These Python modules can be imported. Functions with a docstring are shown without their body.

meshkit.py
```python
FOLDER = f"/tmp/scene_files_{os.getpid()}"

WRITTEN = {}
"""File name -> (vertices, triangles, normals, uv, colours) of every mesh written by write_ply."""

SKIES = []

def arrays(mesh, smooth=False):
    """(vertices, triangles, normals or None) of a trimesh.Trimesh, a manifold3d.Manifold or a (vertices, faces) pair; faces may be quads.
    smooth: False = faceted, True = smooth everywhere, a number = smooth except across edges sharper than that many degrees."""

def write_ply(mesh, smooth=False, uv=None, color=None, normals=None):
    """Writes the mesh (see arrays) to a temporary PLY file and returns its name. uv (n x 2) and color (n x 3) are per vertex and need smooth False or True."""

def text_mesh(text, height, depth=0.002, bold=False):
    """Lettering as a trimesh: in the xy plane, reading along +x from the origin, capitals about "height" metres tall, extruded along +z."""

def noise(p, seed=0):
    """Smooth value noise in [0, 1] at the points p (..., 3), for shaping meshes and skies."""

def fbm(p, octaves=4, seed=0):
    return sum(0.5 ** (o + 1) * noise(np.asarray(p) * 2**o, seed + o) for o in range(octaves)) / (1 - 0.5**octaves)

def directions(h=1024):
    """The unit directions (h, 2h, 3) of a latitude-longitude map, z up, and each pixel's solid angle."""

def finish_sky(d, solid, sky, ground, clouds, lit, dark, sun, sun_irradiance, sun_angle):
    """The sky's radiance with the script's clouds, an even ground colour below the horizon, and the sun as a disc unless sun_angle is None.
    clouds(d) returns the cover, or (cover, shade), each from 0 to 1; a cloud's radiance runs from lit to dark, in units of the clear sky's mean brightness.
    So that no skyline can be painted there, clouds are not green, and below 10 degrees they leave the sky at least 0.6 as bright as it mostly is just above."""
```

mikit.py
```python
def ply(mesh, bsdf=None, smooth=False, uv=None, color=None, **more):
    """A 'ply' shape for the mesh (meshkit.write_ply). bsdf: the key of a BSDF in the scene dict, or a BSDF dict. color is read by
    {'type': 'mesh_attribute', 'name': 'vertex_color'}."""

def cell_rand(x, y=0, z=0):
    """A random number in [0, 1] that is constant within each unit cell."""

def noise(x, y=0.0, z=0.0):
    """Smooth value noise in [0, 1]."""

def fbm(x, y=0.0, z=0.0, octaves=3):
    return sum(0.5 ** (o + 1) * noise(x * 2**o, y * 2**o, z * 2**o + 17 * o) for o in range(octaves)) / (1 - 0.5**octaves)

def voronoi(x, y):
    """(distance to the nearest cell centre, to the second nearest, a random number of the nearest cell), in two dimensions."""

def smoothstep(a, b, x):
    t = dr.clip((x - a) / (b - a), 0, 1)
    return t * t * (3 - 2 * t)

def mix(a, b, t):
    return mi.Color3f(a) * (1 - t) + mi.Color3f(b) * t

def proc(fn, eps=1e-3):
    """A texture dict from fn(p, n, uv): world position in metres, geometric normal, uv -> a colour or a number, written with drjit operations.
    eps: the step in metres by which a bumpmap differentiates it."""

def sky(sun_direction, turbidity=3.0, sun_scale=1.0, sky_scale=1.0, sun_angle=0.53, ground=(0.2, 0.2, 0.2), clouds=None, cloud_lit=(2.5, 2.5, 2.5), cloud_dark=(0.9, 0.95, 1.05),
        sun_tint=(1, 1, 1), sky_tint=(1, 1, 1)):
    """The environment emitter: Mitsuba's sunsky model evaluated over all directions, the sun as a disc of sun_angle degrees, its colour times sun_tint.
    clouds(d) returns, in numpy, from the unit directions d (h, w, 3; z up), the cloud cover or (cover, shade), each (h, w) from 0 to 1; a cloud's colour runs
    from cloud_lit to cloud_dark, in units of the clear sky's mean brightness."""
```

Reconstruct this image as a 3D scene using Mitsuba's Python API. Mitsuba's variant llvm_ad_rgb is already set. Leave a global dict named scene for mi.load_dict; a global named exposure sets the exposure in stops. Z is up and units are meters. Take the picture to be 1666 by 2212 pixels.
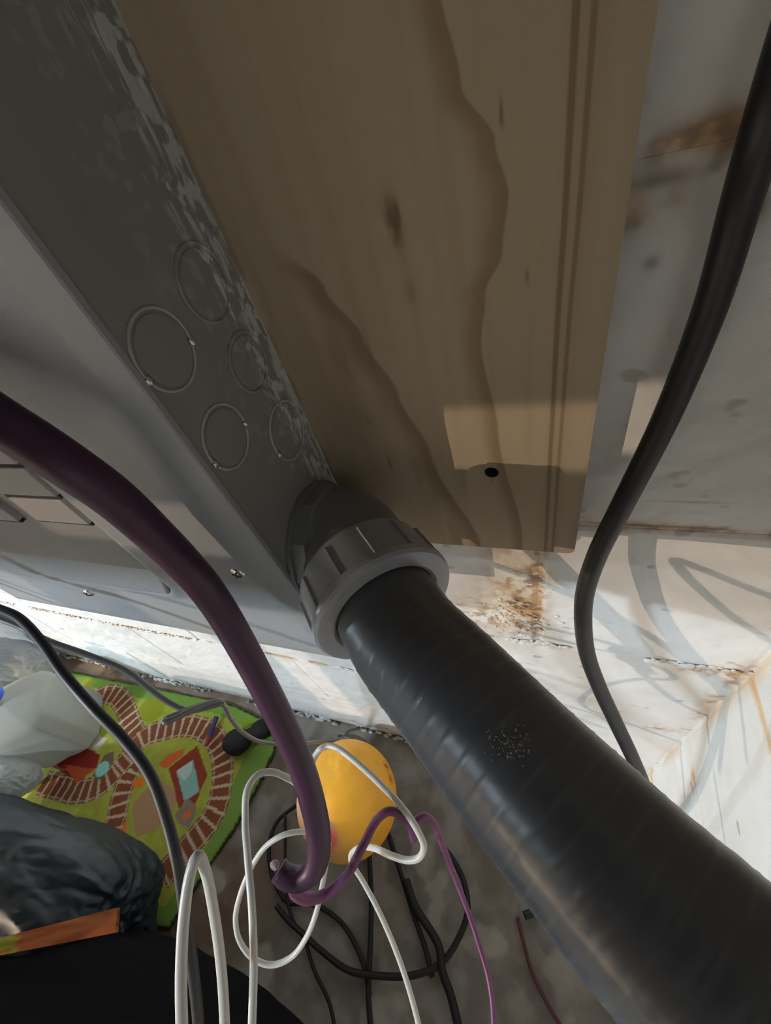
import math
import numpy as np
import trimesh
import manifold3d as m3
import shapely.geometry as sg
import drjit as dr
import mitsuba as mi
import mikit
import meshkit
from mikit import proc, fbm, noise, smoothstep, mix

T = mi.ScalarTransform4f
scene = {'type': 'scene'}
labels = {}

# ------------------------------------------------------------------ camera, light, exposure
CAM = 1.066
scene['camera'] = {
    'type': 'perspective', 'fov': 85.19, 'fov_axis': 'x', 'near_clip': 0.01, 'far_clip': 50,
    'to_world': T().look_at(origin=[0, 0, CAM], target=[-0.3516, 0.6004, CAM - 0.7182], up=[-0.0439, 0.7558, 0.6533]),
}
exposure = 0.02
LED_POS, LED_SIZE, LED_RAD = (-1.90, -1.80, 2.33), (0.34, 0.11), (820.0, 1000.0, 1140.0)   # cool ceiling light of the basement
WIN2_POS, WIN2_SIZE, WIN2_RAD = (-3.15, -0.62, 0.62), (0.22, 0.13), (380.0, 456.0, 512.0)   # added fill light at the left wall, shaped as a window
LAMP_POS, LAMP_R, LAMP_RAD = (-3.30, -3.10, 1.46), 0.008, (132000.0, 102000.0, 76000.0)      # small warm bulb

# ------------------------------------------------------------------ helpers
def numbered(name):
    if name not in used:
        used[name] = 0
        return name
    used[name] += 1
    return f'{name}_{used[name]:03d}'
used = {}

def obj(name, mesh, m, parent=None, **kw):
    key = numbered((parent + '__' if parent else '') + name)
    scene[key] = mikit.ply(mesh, m, **kw)
    return key

def tag(key, label=None, category=None, group=None, kind=None):
    d = labels.setdefault(key, {})
    for k, v in (('label', label), ('category', category), ('group', group), ('kind', kind)):
        if v: d[k] = v
    return key

def thing(name, label, category, group=None):
    return tag(numbered(name), label, category, group)

def cat(*ms):
    return trimesh.util.concatenate(list(ms))

def box(x0, x1, y0, y1, z0, z1):
    b = trimesh.creation.box(extents=(x1 - x0, y1 - y0, z1 - z0))
    b.apply_translation(((x0 + x1) / 2, (y0 + y1) / 2, (z0 + z1) / 2))
    return b

def rbox(x0, x1, y0, y1, z0, z1, r, seg=10):
    s = m3.Manifold.sphere(r, seg)
    pts = [(x, y, z) for x in (x0 + r, x1 - r) for y in (y0 + r, y1 - r) for z in (z0 + r, z1 - r)]
    m = m3.Manifold.batch_hull([s.translate(p) for p in pts]).to_mesh()
    return trimesh.Trimesh(m.vert_properties[:, :3], m.tri_verts, process=False)

def tm(man):
    m = man.to_mesh()
    return trimesh.Trimesh(m.vert_properties[:, :3], m.tri_verts, process=False)

def spline(pts, step):
    p = np.asarray(pts, float)
    ext = np.vstack([2 * p[0] - p[1], p, 2 * p[-1] - p[-2]])
    out = []
    for i in range(1, len(ext) - 2):
        p0, p1, p2, p3 = ext[i - 1:i + 3]
        t0 = 0.0
        t1 = t0 + max(np.linalg.norm(p1 - p0), 1e-6) ** .5
        t2 = t1 + max(np.linalg.norm(p2 - p1), 1e-6) ** .5
        t3 = t2 + max(np.linalg.norm(p3 - p2), 1e-6) ** .5
        n = max(2, int(np.linalg.norm(p2 - p1) / step))
        for t in np.linspace(t1, t2, n, endpoint=False):
            a1 = (t1 - t) / (t1 - t0) * p0 + (t - t0) / (t1 - t0) * p1
            a2 = (t2 - t) / (t2 - t1) * p1 + (t - t1) / (t2 - t1) * p2
            a3 = (t3 - t) / (t3 - t2) * p2 + (t - t2) / (t3 - t2) * p3
            b1 = (t2 - t) / (t2 - t0) * a1 + (t - t0) / (t2 - t0) * a2
            b2 = (t3 - t) / (t3 - t1) * a2 + (t - t1) / (t3 - t1) * a3
            out.append((t2 - t) / (t2 - t1) * b1 + (t - t1) / (t2 - t1) * b2)
    out.append(p[-1])
    return np.array(out)

def frames(p):
    t = np.gradient(p, axis=0)
    t /= np.linalg.norm(t, axis=1, keepdims=True) + 1e-12
    a = np.zeros_like(p)
    ref = np.array([0, 0, 1.0]) if abs(t[0, 2]) < .9 else np.array([1.0, 0, 0])
    v = np.cross(t[0], ref)
    for i in range(len(p)):
        v = v - t[i] * (v @ t[i])
        v /= np.linalg.norm(v) + 1e-12
        a[i] = v
    return t, a, np.cross(t, a)

def tube_grid(p, radius, sides):
    """radius: a number, an array (n) or a function (arc length (n,1), angle (1,sides)) -> (n, sides)"""
    t, a, b = frames(p)
    s = np.concatenate([[0], np.cumsum(np.linalg.norm(np.diff(p, axis=0), axis=1))])
    ang = np.arange(sides) * 2 * np.pi / sides
    if callable(radius):
        r = radius(s[:, None], ang[None, :])
    else:
        r = np.broadcast_to(np.broadcast_to(radius, (len(p),))[:, None], (len(p), sides))
    v = p[:, None] + r[..., None] * (np.cos(ang)[None, :, None] * a[:, None] + np.sin(ang)[None, :, None] * b[:, None])
    n = len(p)
    i, j = np.meshgrid(np.arange(n - 1), np.arange(sides), indexing='ij')
    k = (j + 1) % sides
    q = np.stack([i * sides + j, i * sides + k, (i + 1) * sides + k, (i + 1) * sides + j], -1).reshape(-1, 4)
    f = np.vstack([q[:, [0, 1, 2]], q[:, [0, 2, 3]]])
    vv = np.vstack([v.reshape(-1, 3), p[0], p[-1]])
    j = np.arange(sides); k = (j + 1) % sides; c0 = n * sides
    f = np.vstack([f, np.stack([k, j, np.full(sides, c0)], 1), np.stack([(n - 1) * sides + j, (n - 1) * sides + k, np.full(sides, c0 + 1)], 1)])
    m = trimesh.Trimesh(vv, f, process=False)
    return m, s, ang

def tube(pts, r, step=.004, sides=14):
    p = spline(pts, step)
    if not np.isscalar(r):
        r = np.interp(np.linspace(0, 1, len(p)), np.linspace(0, 1, len(r)), r)
    return tube_grid(p, r, sides)[0]

def lathe(profile, origin, axis, n=64):
    """profile: (s along axis, radius) points, closed at both ends if radius 0"""
    pr = np.asarray(profile, float)
    ax = np.asarray(axis, float) / np.linalg.norm(axis)
    a = np.cross(ax, [0, 0, 1.0])
    if np.linalg.norm(a) < .1: a = np.cross(ax, [0, 1.0, 0])
    a /= np.linalg.norm(a); b = np.cross(ax, a)
    ang = np.arange(n) * 2 * np.pi / n
    v = np.asarray(origin)[None, None] + pr[:, 0, None, None] * ax + pr[:, 1, None, None] * (np.cos(ang)[None, :, None] * a + np.sin(ang)[None, :, None] * b)
    m = len(pr)
    i, j = np.meshgrid(np.arange(m - 1), np.arange(n), indexing='ij'); k = (j + 1) % n
    q = np.stack([i * n + j, (i + 1) * n + j, (i + 1) * n + k, i * n + k], -1).reshape(-1, 4)
    t_ = trimesh.Trimesh(v.reshape(-1, 3), np.vstack([q[:, [0, 1, 2]], q[:, [0, 2, 3]]]), process=False)
    t_.update_faces(t_.nondegenerate_faces()); t_.fix_normals()
    return t_

def torus(center, axis, R, r, n=56, k=10):
    a = np.arange(k + 1) * 2 * np.pi / k
    return lathe(np.stack([r * np.sin(a), R + r * np.cos(a)], 1), center, axis, n)

def lump(center, radii, seed, amp=.12, freq=3.0, sub=5, rot=0.0, fold=0.0, square=1.0):
    m = trimesh.creation.icosphere(subdivisions=sub)
    v = np.array(m.vertices)
    d = meshkit.fbm(v * freq + seed * 7.3, 4, seed) - .5
    if fold:
        w = meshkit.fbm(v * freq * .7 + 31 + seed, 3, seed + 5)
        d = d + fold * (np.abs(((w * 7) % 1) - .5) - .25)
    if square != 1.0:
        k = 2 / square
        v = v / (np.abs(v) ** k).sum(1, keepdims=True) ** (1 / k)
    v = v * (1 + amp * 2 * d[:, None])
    v = v * np.asarray(radii)
    c, s = math.cos(rot), math.sin(rot)
    v = v @ np.array([[c, s, 0], [-s, c, 0], [0, 0, 1]])
    return trimesh.Trimesh(v + np.asarray(center), m.faces, process=False)

# ------------------------------------------------------------------ materials
def mat(key, base, rough=.5, **kw):
    b = {'type': 'principled', 'base_color': base if isinstance(base, dict) else {'type': 'rgb', 'value': list(base)}, 'roughness': rough, **kw}
    scene[key] = {'type': 'twosided', 'bsdf': b}
    return key

def bumped(key, base, rough, bump, scale, **kw):
    b = {'type': 'principled', 'base_color': base if isinstance(base, dict) else {'type': 'rgb', 'value': list(base)}, 'roughness': rough, **kw}
    scene[key] = {'type': 'twosided', 'bsdf': {'type': 'bumpmap', 'arbitrary': bump, 'scale': scale, 'bsdf': b}}
    return key

JOINTS = (.2035, .4145, .6195, .819, 1.022, 1.225)

def blob(x, y, cx, cy, rx, ry):
    return dr.exp(-(dr.square((x - cx) / rx) + dr.square((y - cy) / ry)))

def paint_back(p, n, uv):
    x, z = p.x, p.z
    nz = fbm(x * 22, z * 22, p.y * 22, 4)
    fine = fbm(x * 110, z * 110, p.y * 110, 3)
    d = mi.Float(9)
    for j in JOINTS: d = dr.minimum(d, dr.abs(z - j + .010 * (fbm(x * 9, j * 5, 0, 2) - .5)))
    base = mix((.69, .685, .665), (.60, .60, .585), smoothstep(.35, .75, fbm(x * 6, z * 16, 3, 3)))
    # rust and dirt that bled out along the joints
    patch = smoothstep(.42, .66, fbm(x * 8, z * 3 + 4, 9, 3))
    st = smoothstep(.012, .001, d) * smoothstep(.45, .66, nz) * (.08 + .92 * patch)
    st = st * .8 + smoothstep(.032, .0, d) * .20 * patch * nz
    crust = (blob(x, z, -.018, .715, .022, .06) + .9 * blob(x, z, -.045, .665, .04, .035) + 1.2 * blob(x, z, -.003, .72, .006, .085) + .5 * blob(x, z, -.03, .79, .02, .016)) * smoothstep(.40, .56, .45 * fbm(x * 55, z * 55, 5, 2) + .55 * fbm(x * 230, z * 230, 15, 3) + .04)
    crust += 1.9 * blob(x, z, .056, 1.0225, .026, .0058) * smoothstep(.34, .6, fbm(x * 60, z * 30, 7, 3) + .08)
    crust += 1.2 * blob(x, z, .030, 1.006, .012, .009) * smoothstep(.40, .62, fbm(x * 45, z * 25, 8, 3))
    crust += 1.2 * blob(x, z, .08, .8195, .05, .004) * smoothstep(.30, .55, fbm(x * 50, z * 70, 2, 3) + .05)
    crust += .8 * blob(x, z, .155, .817, .05, .006) * smoothstep(.35, .6, fbm(x * 40, z * 70, 12, 3))
    crust += 1.1 * blob(x, z, .15, .612, .035, .012) * smoothstep(.34, .6, fbm(x * 50, z * 50, 4, 3) + .06)
    crust += .9 * blob(x, z, .175, .56, .008, .08) * smoothstep(.32, .6, fbm(x * 40, z * 30, 6, 3) + .08)
    crust += .9 * blob(x, z, .16, .42, .03, .012) * smoothstep(.34, .6, fbm(x * 50, z * 50, 14, 3) + .06)
    crust = crust * (.55 + .45 * smoothstep(.35, .6, fine))
    crust += .9 * smoothstep(.009, .002, dr.abs(z - .4145)) * smoothstep(-.08, -.15, x) * smoothstep(.42, .6, fbm(x * 50, z * 70, 18, 3)) * smoothstep(.3, .5, fbm(x * 5, 2, 3, 2))
    crust = dr.clip(crust, 0, 1)
    rust = mix((.50, .30, .12), (.24, .12, .055), smoothstep(.45, .65, fine))
    c = mix(base, (.46, .34, .21), dr.clip(st, 0, .9))
    c = mix(c, (.60, .45, .26), .55 * dr.clip(1.2 * blob(x, z, -.022, .705, .028, .062), 0, 1))
    c = mix(c, rust, crust * .85)
    # dark grime spots and scratches
    sp = smoothstep(.76, .84, fbm(x * 40, z * 60, 21, 3)) * .5
    sp = sp + 1.0 * blob(x, z, .066, .9985, .0035, .006) + .9 * blob(x, z, .034, 1.013, .012, .0028) + .8 * blob(x, z, .036, .985, .003, .003)
    sp = sp + .9 * blob(x, z, .07, .8205, .035, .0014) * smoothstep(.4, .55, fbm(x * 60, z * 10, 33, 2))
    sp = sp + .5 * blob(x, z, .082, .845, .018, .0011)
    low = smoothstep(.07, .0, z) * smoothstep(.35, .6, nz)
    c = mix(c, (.16, .13, .10), dr.clip(sp * .8 + low * .5, 0, .92))
    return c

def paint_right(p, n, uv):
    y, z = p.y, p.z
    nz = fbm(y * 22, z * 22, 40, 4)
    d = mi.Float(9)
    for j in JOINTS: d = dr.minimum(d, dr.abs(z - j + .006 * (fbm(y * 9, j * 5, 0, 2) - .5)) / (1.6 if j == .4145 else 1.0))
    base = mix((.68, .68, .665), (.60, .60, .58), smoothstep(.35, .75, fbm(y * 5, z * 9, 8, 3)))
    st = smoothstep(.009, .0, d) * smoothstep(.28, .5, nz) + .5 * smoothstep(.02, .0, dr.abs(.203 - y)) * smoothstep(.35, .6, nz)
    st = st + .8 * blob(y, z, .15, .63, .03, .02) * smoothstep(.45, .6, fbm(y * 60, z * 60, 3, 3))
    c = mix(base, (.55, .38, .18), dr.clip(st, 0, .85))
    return mix(c, (.2, .17, .13), smoothstep(.77, .85, fbm(y * 40, z * 50, 50, 3)) * .5)

def paint_bump(p, n, uv):
    return fbm(p.x * 60, p.y * 60, p.z * 60, 4) + .35 * fbm(p.x * 14, p.y * 14, p.z * 14, 2)

bumped('painted_block', proc(paint_back), .55, proc(paint_bump), .0028, specular=.4)
bumped('painted_block_side', proc(paint_right), .55, proc(paint_bump), .0022, specular=.4)

def concrete(p, n, uv):
    x, y = p.x, p.y
    a = fbm(x * 5, y * 5, p.z * 5, 4)
    b = fbm(x * 28, y * 28, p.z * 28, 4)
    c = mix((.17, .158, .14), (.26, .245, .22), smoothstep(.3, .7, b))
    c = mix(c, (.14, .09, .06), smoothstep(.47, .66, a) * .75)
    c = mix(c, (.40, .37, .33), smoothstep(.62, .75, fbm(x * 13 + 9, y * 13, 3, 4)) * .6)
    return mix(c, (.30, .21, .145), smoothstep(.13, .19, y) * smoothstep(-.62, -.8, x) * .7)
def conc_bump(p, n, uv):
    return fbm(p.x * 45, p.y * 45, 2, 4)
bumped('old_concrete', proc(concrete), .85, proc(conc_bump), .004, specular=.2)

def poly(zs, xs, z):
    """x of a polyline at the height z (zs descending)"""
    r = mi.Float(xs[0])
    for k in range(len(zs) - 1):
        r = r + (xs[k + 1] - xs[k]) * smoothstep(zs[k], zs[k + 1], z)
    return r

def plywood(p, n, uv):
    x, z = p.x, p.z
    w = .004 * (fbm(x * 30, z * 4, 1, 2) - .5)
    c = mix((.41, .335, .235), (.355, .285, .195), fbm(x * 40, z * 3.0, 2, 3))
    c = mix(c, (.33, .25, .16),   .5 * smoothstep(.52, .75, fbm(x * 14 + 4, z * 1.6, 7, 3)))
    dark = (.19, .125, .075)
    x1 = poly([1.075, 1.054, 1.038, 1.023, 1.005, .989, .966, .918, .825], [-.033, -.029, -.020, -.0165, -.019, -.026, -.029, -.024, -.012], z) + w
    b1 = smoothstep(x1 - .012, x1 - .001, x) * smoothstep(x1 + .0006, x1 - .0006, x)
    x2 = poly([1.06, 1.022, .973, .911, .81], [.002, .002, .0015, .002, .003], z) + w * .5
    b2 = smoothstep(.0016, .0005, dr.abs(x - x2)) + .8 * smoothstep(.0014, .0004, dr.abs(x - x2 - .0046)) + .3 * smoothstep(.008, .002, dr.abs(x - x2 - .003))
    x3 = poly([1.02, 1.002, .977, .944, .901, .811], [-.110, -.098, -.087, -.076, -.065, -.042], z) + w
    b3 = smoothstep(x3 - .017, x3 - .002, x) * smoothstep(x3 + .0012, x3 - .0012, x) * smoothstep(1.022, 1.006, z)
    b4 = .45 * smoothstep(.012, .0, dr.abs(x - x3 + .019)) * smoothstep(1.0, .985, z) * smoothstep(.40, .6, fbm(x * 60, z * 9, 12, 3))
    c = mix(c, (.27, .19, .115), .16 * smoothstep(.5, .72, fbm(x * 190, z * 7.0, 22, 3)))
    b4 = b4 + .5 * blob(x, z, -.108, .93, .02, .05) * smoothstep(.3, .6, fbm(x * 40, z * 12, 17, 3))
    c = mix(c, dark, dr.clip(.70 * b1 + .7 * b2 + .72 * b3 + b4, 0, .85))
    k = blob(x, z, -.060, 1.021, .0032, .009) + .5 * blob(x, z, -.0575, 1.024, .001, .004) + .35 * blob(x, z, -.058, .995, .003, .006) + .7 * blob(x, z, -.018, 1.044, .0007, .004) + .5 * blob(x, z, -.010, .994, .0008, .003)
    k = k + .6 * blob(x, z, -.097, .927, .002, .003) + .55 * blob(x, z, -.093, .894, .0012, .008) + .3 * blob(x, z, -.085, .97, .001, .012)
    c = mix(c, (.13, .07, .04), dr.clip(k * smoothstep(.3, .6, fbm(x * 240, z * 110, 3, 2) + .1), 0, .85))
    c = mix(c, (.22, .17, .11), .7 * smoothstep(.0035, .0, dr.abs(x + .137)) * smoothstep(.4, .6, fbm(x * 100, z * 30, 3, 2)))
    # a green marker streak below the drilled hole
    return mix(c, (.10, .20, .09), .75 * blob(x, z, -.0297, .8785, .0006, .003))
def ply_bump(p, n, uv):
    return fbm(p.x * 200, p.z * 9, p.y * 60, 3)
bumped('plywood', proc(plywood), .62, proc(ply_bump), .0006, specular=.3)
mat('plywood_hole', (.03, .03, .035), .9)

def steel_paint(p, n, uv):
    y, z = p.y, p.z
    c = mix((.20, .205, .20), (.24, .243, .235), fbm(y * 40, z * 20, p.x * 20, 3))
    # white corrosion bloom along the edge that meets the plywood
    e = smoothstep(.150, .186, y) * smoothstep(-.15, -.137, p.x)
    f = fbm(y * 330, z * 120 + 4 * fbm(y * 90, z * 70, 0, 2), 1, 4)
    m = smoothstep(.68, .50, f + .35 * (1 - e)) * smoothstep(.0, .5, e)
    m = m * .62 + .20 * smoothstep(.60, .72, fbm(y * 210, z * 140, 7, 3)) * smoothstep(.12, .17, y) * smoothstep(-.15, -.137, p.x)
    return mix(c, (.60, .60, .60), dr.clip(m, 0, .9))
mat('steel_paint_aged', proc(steel_paint), .42, specular=.5)
mat('steel_paint', (.28, .295, .315), .30, specular=.55)
mat('steel_paint_bright', (.62, .63, .62), .28, specular=.6)  # same steel paint made paler, as if catching light
mat('deadfront', (.27, .27, .275), .25, specular=.6)
mat('blank_plastic', (.30, .285, .285), .32, specular=.5)
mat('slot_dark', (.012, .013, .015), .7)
mat('ring_bloom', (.36, .365, .36), .4, specular=.5)
mat('bare_zinc', (.62, .61, .57), .28, metallic=.9)
mat('pvc_grey', (.29, .30, .32), .25, specular=.5)
mat('pvc_dark', (.16, .17, .182), .38, specular=.5)
mat('gasket', (.16, .13, .05), .5)
mat('rubber_black', (.014, .014, .016), .45, specular=.5)
mat('rubber_black_matte', (.016, .016, .017), .6, specular=.3)
mat('cord_grey', (.10, .104, .108), .30, specular=.5)  # black cord made greyer to stand for its reflected light
mat('cable_white', (.50, .48, .43), .38, specular=.5)
mat('plum_rubber', (.042, .010, .034), .42, specular=.45)
mat('plum_thin', (.15, .045, .115), .45, specular=.4)
mat('dusty_plum', (.30, .20, .22), .6)
mat('pale_dust', (.34, .30, .24), .9)
mat('maroon', (.10, .025, .035), .5)
mat('black_cloth', (.006, .006, .007), .9, specular=.1)
mat('navy_film', (.012, .022, .030), .42, specular=.5)
mat('film_label', (.45, .60, .70), .5)
mat('plug_black', (.003, .003, .0035), .8)
mat('blue_print', (.03, .12, .62), .45)
mat('crayon_blue', (.03, .035, .13), .5)
mat('crayon_tip', (.30, .04, .03), .5)
mat('timber', (.42, .30, .18), .7)
mat('duct_metal', (.45, .45, .45), .4, metallic=.6)
mat('plain_wall', (.35, .33, .30), .8)
mat('cardboard', (.36, .25, .15), .8)
mat('tape', (.45, .36, .22), .4)
mat('bulb_base', (.5, .5, .5), .4, metallic=.8)
mat('vertex_print', {'type': 'mesh_attribute', 'name': 'vertex_color'}, .8, specular=.2)
mat('vertex_conduit', {'type': 'mesh_attribute', 'name': 'vertex_color'}, .34, specular=.55)
mat('vertex_ball', {'type': 'mesh_attribute', 'name': 'vertex_color'}, .42, specular=.45)
scene['jug_plastic'] = {'type': 'principledthin', 'base_color': {'type': 'rgb', 'value': [.52, .53, .50]}, 'roughness': .4, 'diff_trans': .9, 'spec_trans': .0}
scene['clear_film'] = {'type': 'principledthin', 'base_color': {'type': 'rgb', 'value': [.62, .65, .70]}, 'roughness': .3, 'diff_trans': .5, 'spec_trans': .22}

# ------------------------------------------------------------------ the setting
def block_mesh(a0, a1, z0, z1, rng):
    """a slightly uneven painted block face in local (a, depth, z); depth 0 is the face, +.012 the joint"""
    g, c = .0012, .0050
    a0 += g; a1 -= g; z0 += g; z1 -= g
    off = rng.uniform(-.0008, .0008)
    fr = [(a0 + c, off, z0 + c), (a1 - c, off, z0 + c), (a1 - c, off, z1 - c), (a0 + c, off, z1 - c)]
    md = [(a0 + .0008,   .0011, z0 + .0008), (a1 - .0008, .0011, z0 + .0008), (a1 - .0008, .0011, z1 - .0008), (a0 + .0008, .0011, z1 - .0008)]
    bk = [(a0, .012, z0), (a1, .012, z0), (a1, .012, z1), (a0, .012, z1)]
    v = np.array(fr + md + bk)
    f = [(0, 1, 2), (0, 2, 3)]
    for k in (0, 4):
        for i in range(4):
            j = (i + 1) % 4
            f += [(k + i, k + 4 + i, k + 4 + j), (k + i, k + 4 + j, k + j)]
    f += [(8, 10, 9), (8, 11, 10)]
    return v, np.array(f)

WY, WX = .203, .181          # faces of the back wall and of the right-hand wall
rng = np.random.default_rng(4)
tag(obj('wall_back', box(-2.8, WX + .05, WY + .0014, WY + .09, 0, 1.9), 'painted_block'), 'white painted concrete block wall behind the plywood and panel', kind='structure')
courses = [0, .2035, .4145, .6195, .819, 1.022, 1.225, 1.428, 1.631, 1.834]
for ci in range(len(courses) - 1):
    x = 0.0 if ci % 2 == 1 else -.2
    edges = [WX]
    if WX - x > .06: edges.append(x)
    while edges[-1] > -2.6: edges.append(edges[-1] - .4 if len(edges) > 1 else x)
    for a, b in zip(edges[1:], edges[:-1]):
        v, f = block_mesh(a, b, courses[ci], courses[ci + 1], rng)
        v = v.copy(); v[:, 1] += WY
        obj('block', trimesh.Trimesh(v, f, process=False), 'painted_block', 'wall_back')
tag(obj('wall_right', box(WX + .0014, WX + .09, -.7, WY + .09, 0, 1.9), 'painted_block_side'), 'white painted block wall that meets the back wall at the corner', kind='structure')
for ci in range(len(courses) - 1):
    y = WY
    first = .20 if ci % 2 else .39
    ys = [WY, WY - first]
    while ys[-1] > -.65: ys.append(ys[-1] - .4)
    for b, a in zip(ys[:-1], ys[1:]):
        v, f = block_mesh(a, b, courses[ci], courses[ci + 1], rng)
        w = np.stack([WX + v[:, 1], v[:, 0], v[:, 2]], 1)
        obj('block', trimesh.Trimesh(w, f[:, ::-1], process=False), 'painted_block_side', 'wall_right')

crng = np.random.default_rng(7)
def crumbs(line, n, size, spread):
    out = []
    for k in range(n):
        t = crng.random()
        p = np.array(line[0]) * (1 - t) + np.array(line[1]) * t
        if meshkit.noise(p[None] * [14, 14, 14], 3)[0] < .38: continue
        r = size * crng.uniform(.35, 1.0)
        out.append(lump(p + crng.normal(0, 1, 3) * spread, (r * crng.uniform(.9, 1.8), r * .6, r), k, .35, 2.0, 1))
    return cat(*out)
tag(obj('mortar_crumbs', cat(crumbs([(-.03, WY - .0004, .6195), (WX, WY - .0004, .6195)], 190, .0030, (0, .0004, .0022)), crumbs([(-1.25, WY - .0004, .4145), (.0, WY - .0004, .4145)], 420, .0036, (0, .0004, .0026)),
    crumbs([(-.06, WY - .0004, .665), (.0, WY - .0004, .665)], 150, .0022, (.012, .0003, .018))), 'painted_block', 'wall_back', smooth=True), 'flaking paint and mortar crumbs along the joints', kind='stuff')
tag(obj('paint_flakes', crumbs([(-1.5, WY - .003, .003), (.16, WY - .003, .003)], 420, .0065, (0, .003, .003)), 'painted_block', 'wall_back', smooth=True), 'flaking paint along the foot of the wall', kind='stuff')

def floor_mesh():
    xs = np.concatenate([np.linspace(-3.6, -1.3, 40), np.linspace(-1.28, .3, 260)])
    ys = np.concatenate([np.linspace(-3.45, -.62, 40), np.linspace(-.6, .3, 150)])
    X, Y = np.meshgrid(xs, ys, indexing='ij')
    h = .010 * (meshkit.fbm(np.stack([X * 9, Y * 9, 0 * X], -1), 4, 3) - .5) + .012 * np.clip(meshkit.fbm(np.stack([X * 16, Y * 16, 0 * X + 5], -1), 3, 8) - .62, 0, 1)
    v = np.stack([X, Y, h - .004], -1).reshape(-1, 3)
    n, m = len(xs), len(ys)
    i, j = np.meshgrid(np.arange(n - 1), np.arange(m - 1), indexing='ij')
    q = np.stack([i * m + j, (i + 1) * m + j, (i + 1) * m + j + 1, i * m + j + 1], -1).reshape(-1, 4)
    return trimesh.Trimesh(v, np.vstack([q[:, [0, 1, 2]], q[:, [0, 2, 3]]]), process=False)
tag(obj('floor', floor_mesh(), 'old_concrete', smooth=True), 'stained rough grey concrete floor', kind='structure')

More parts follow.
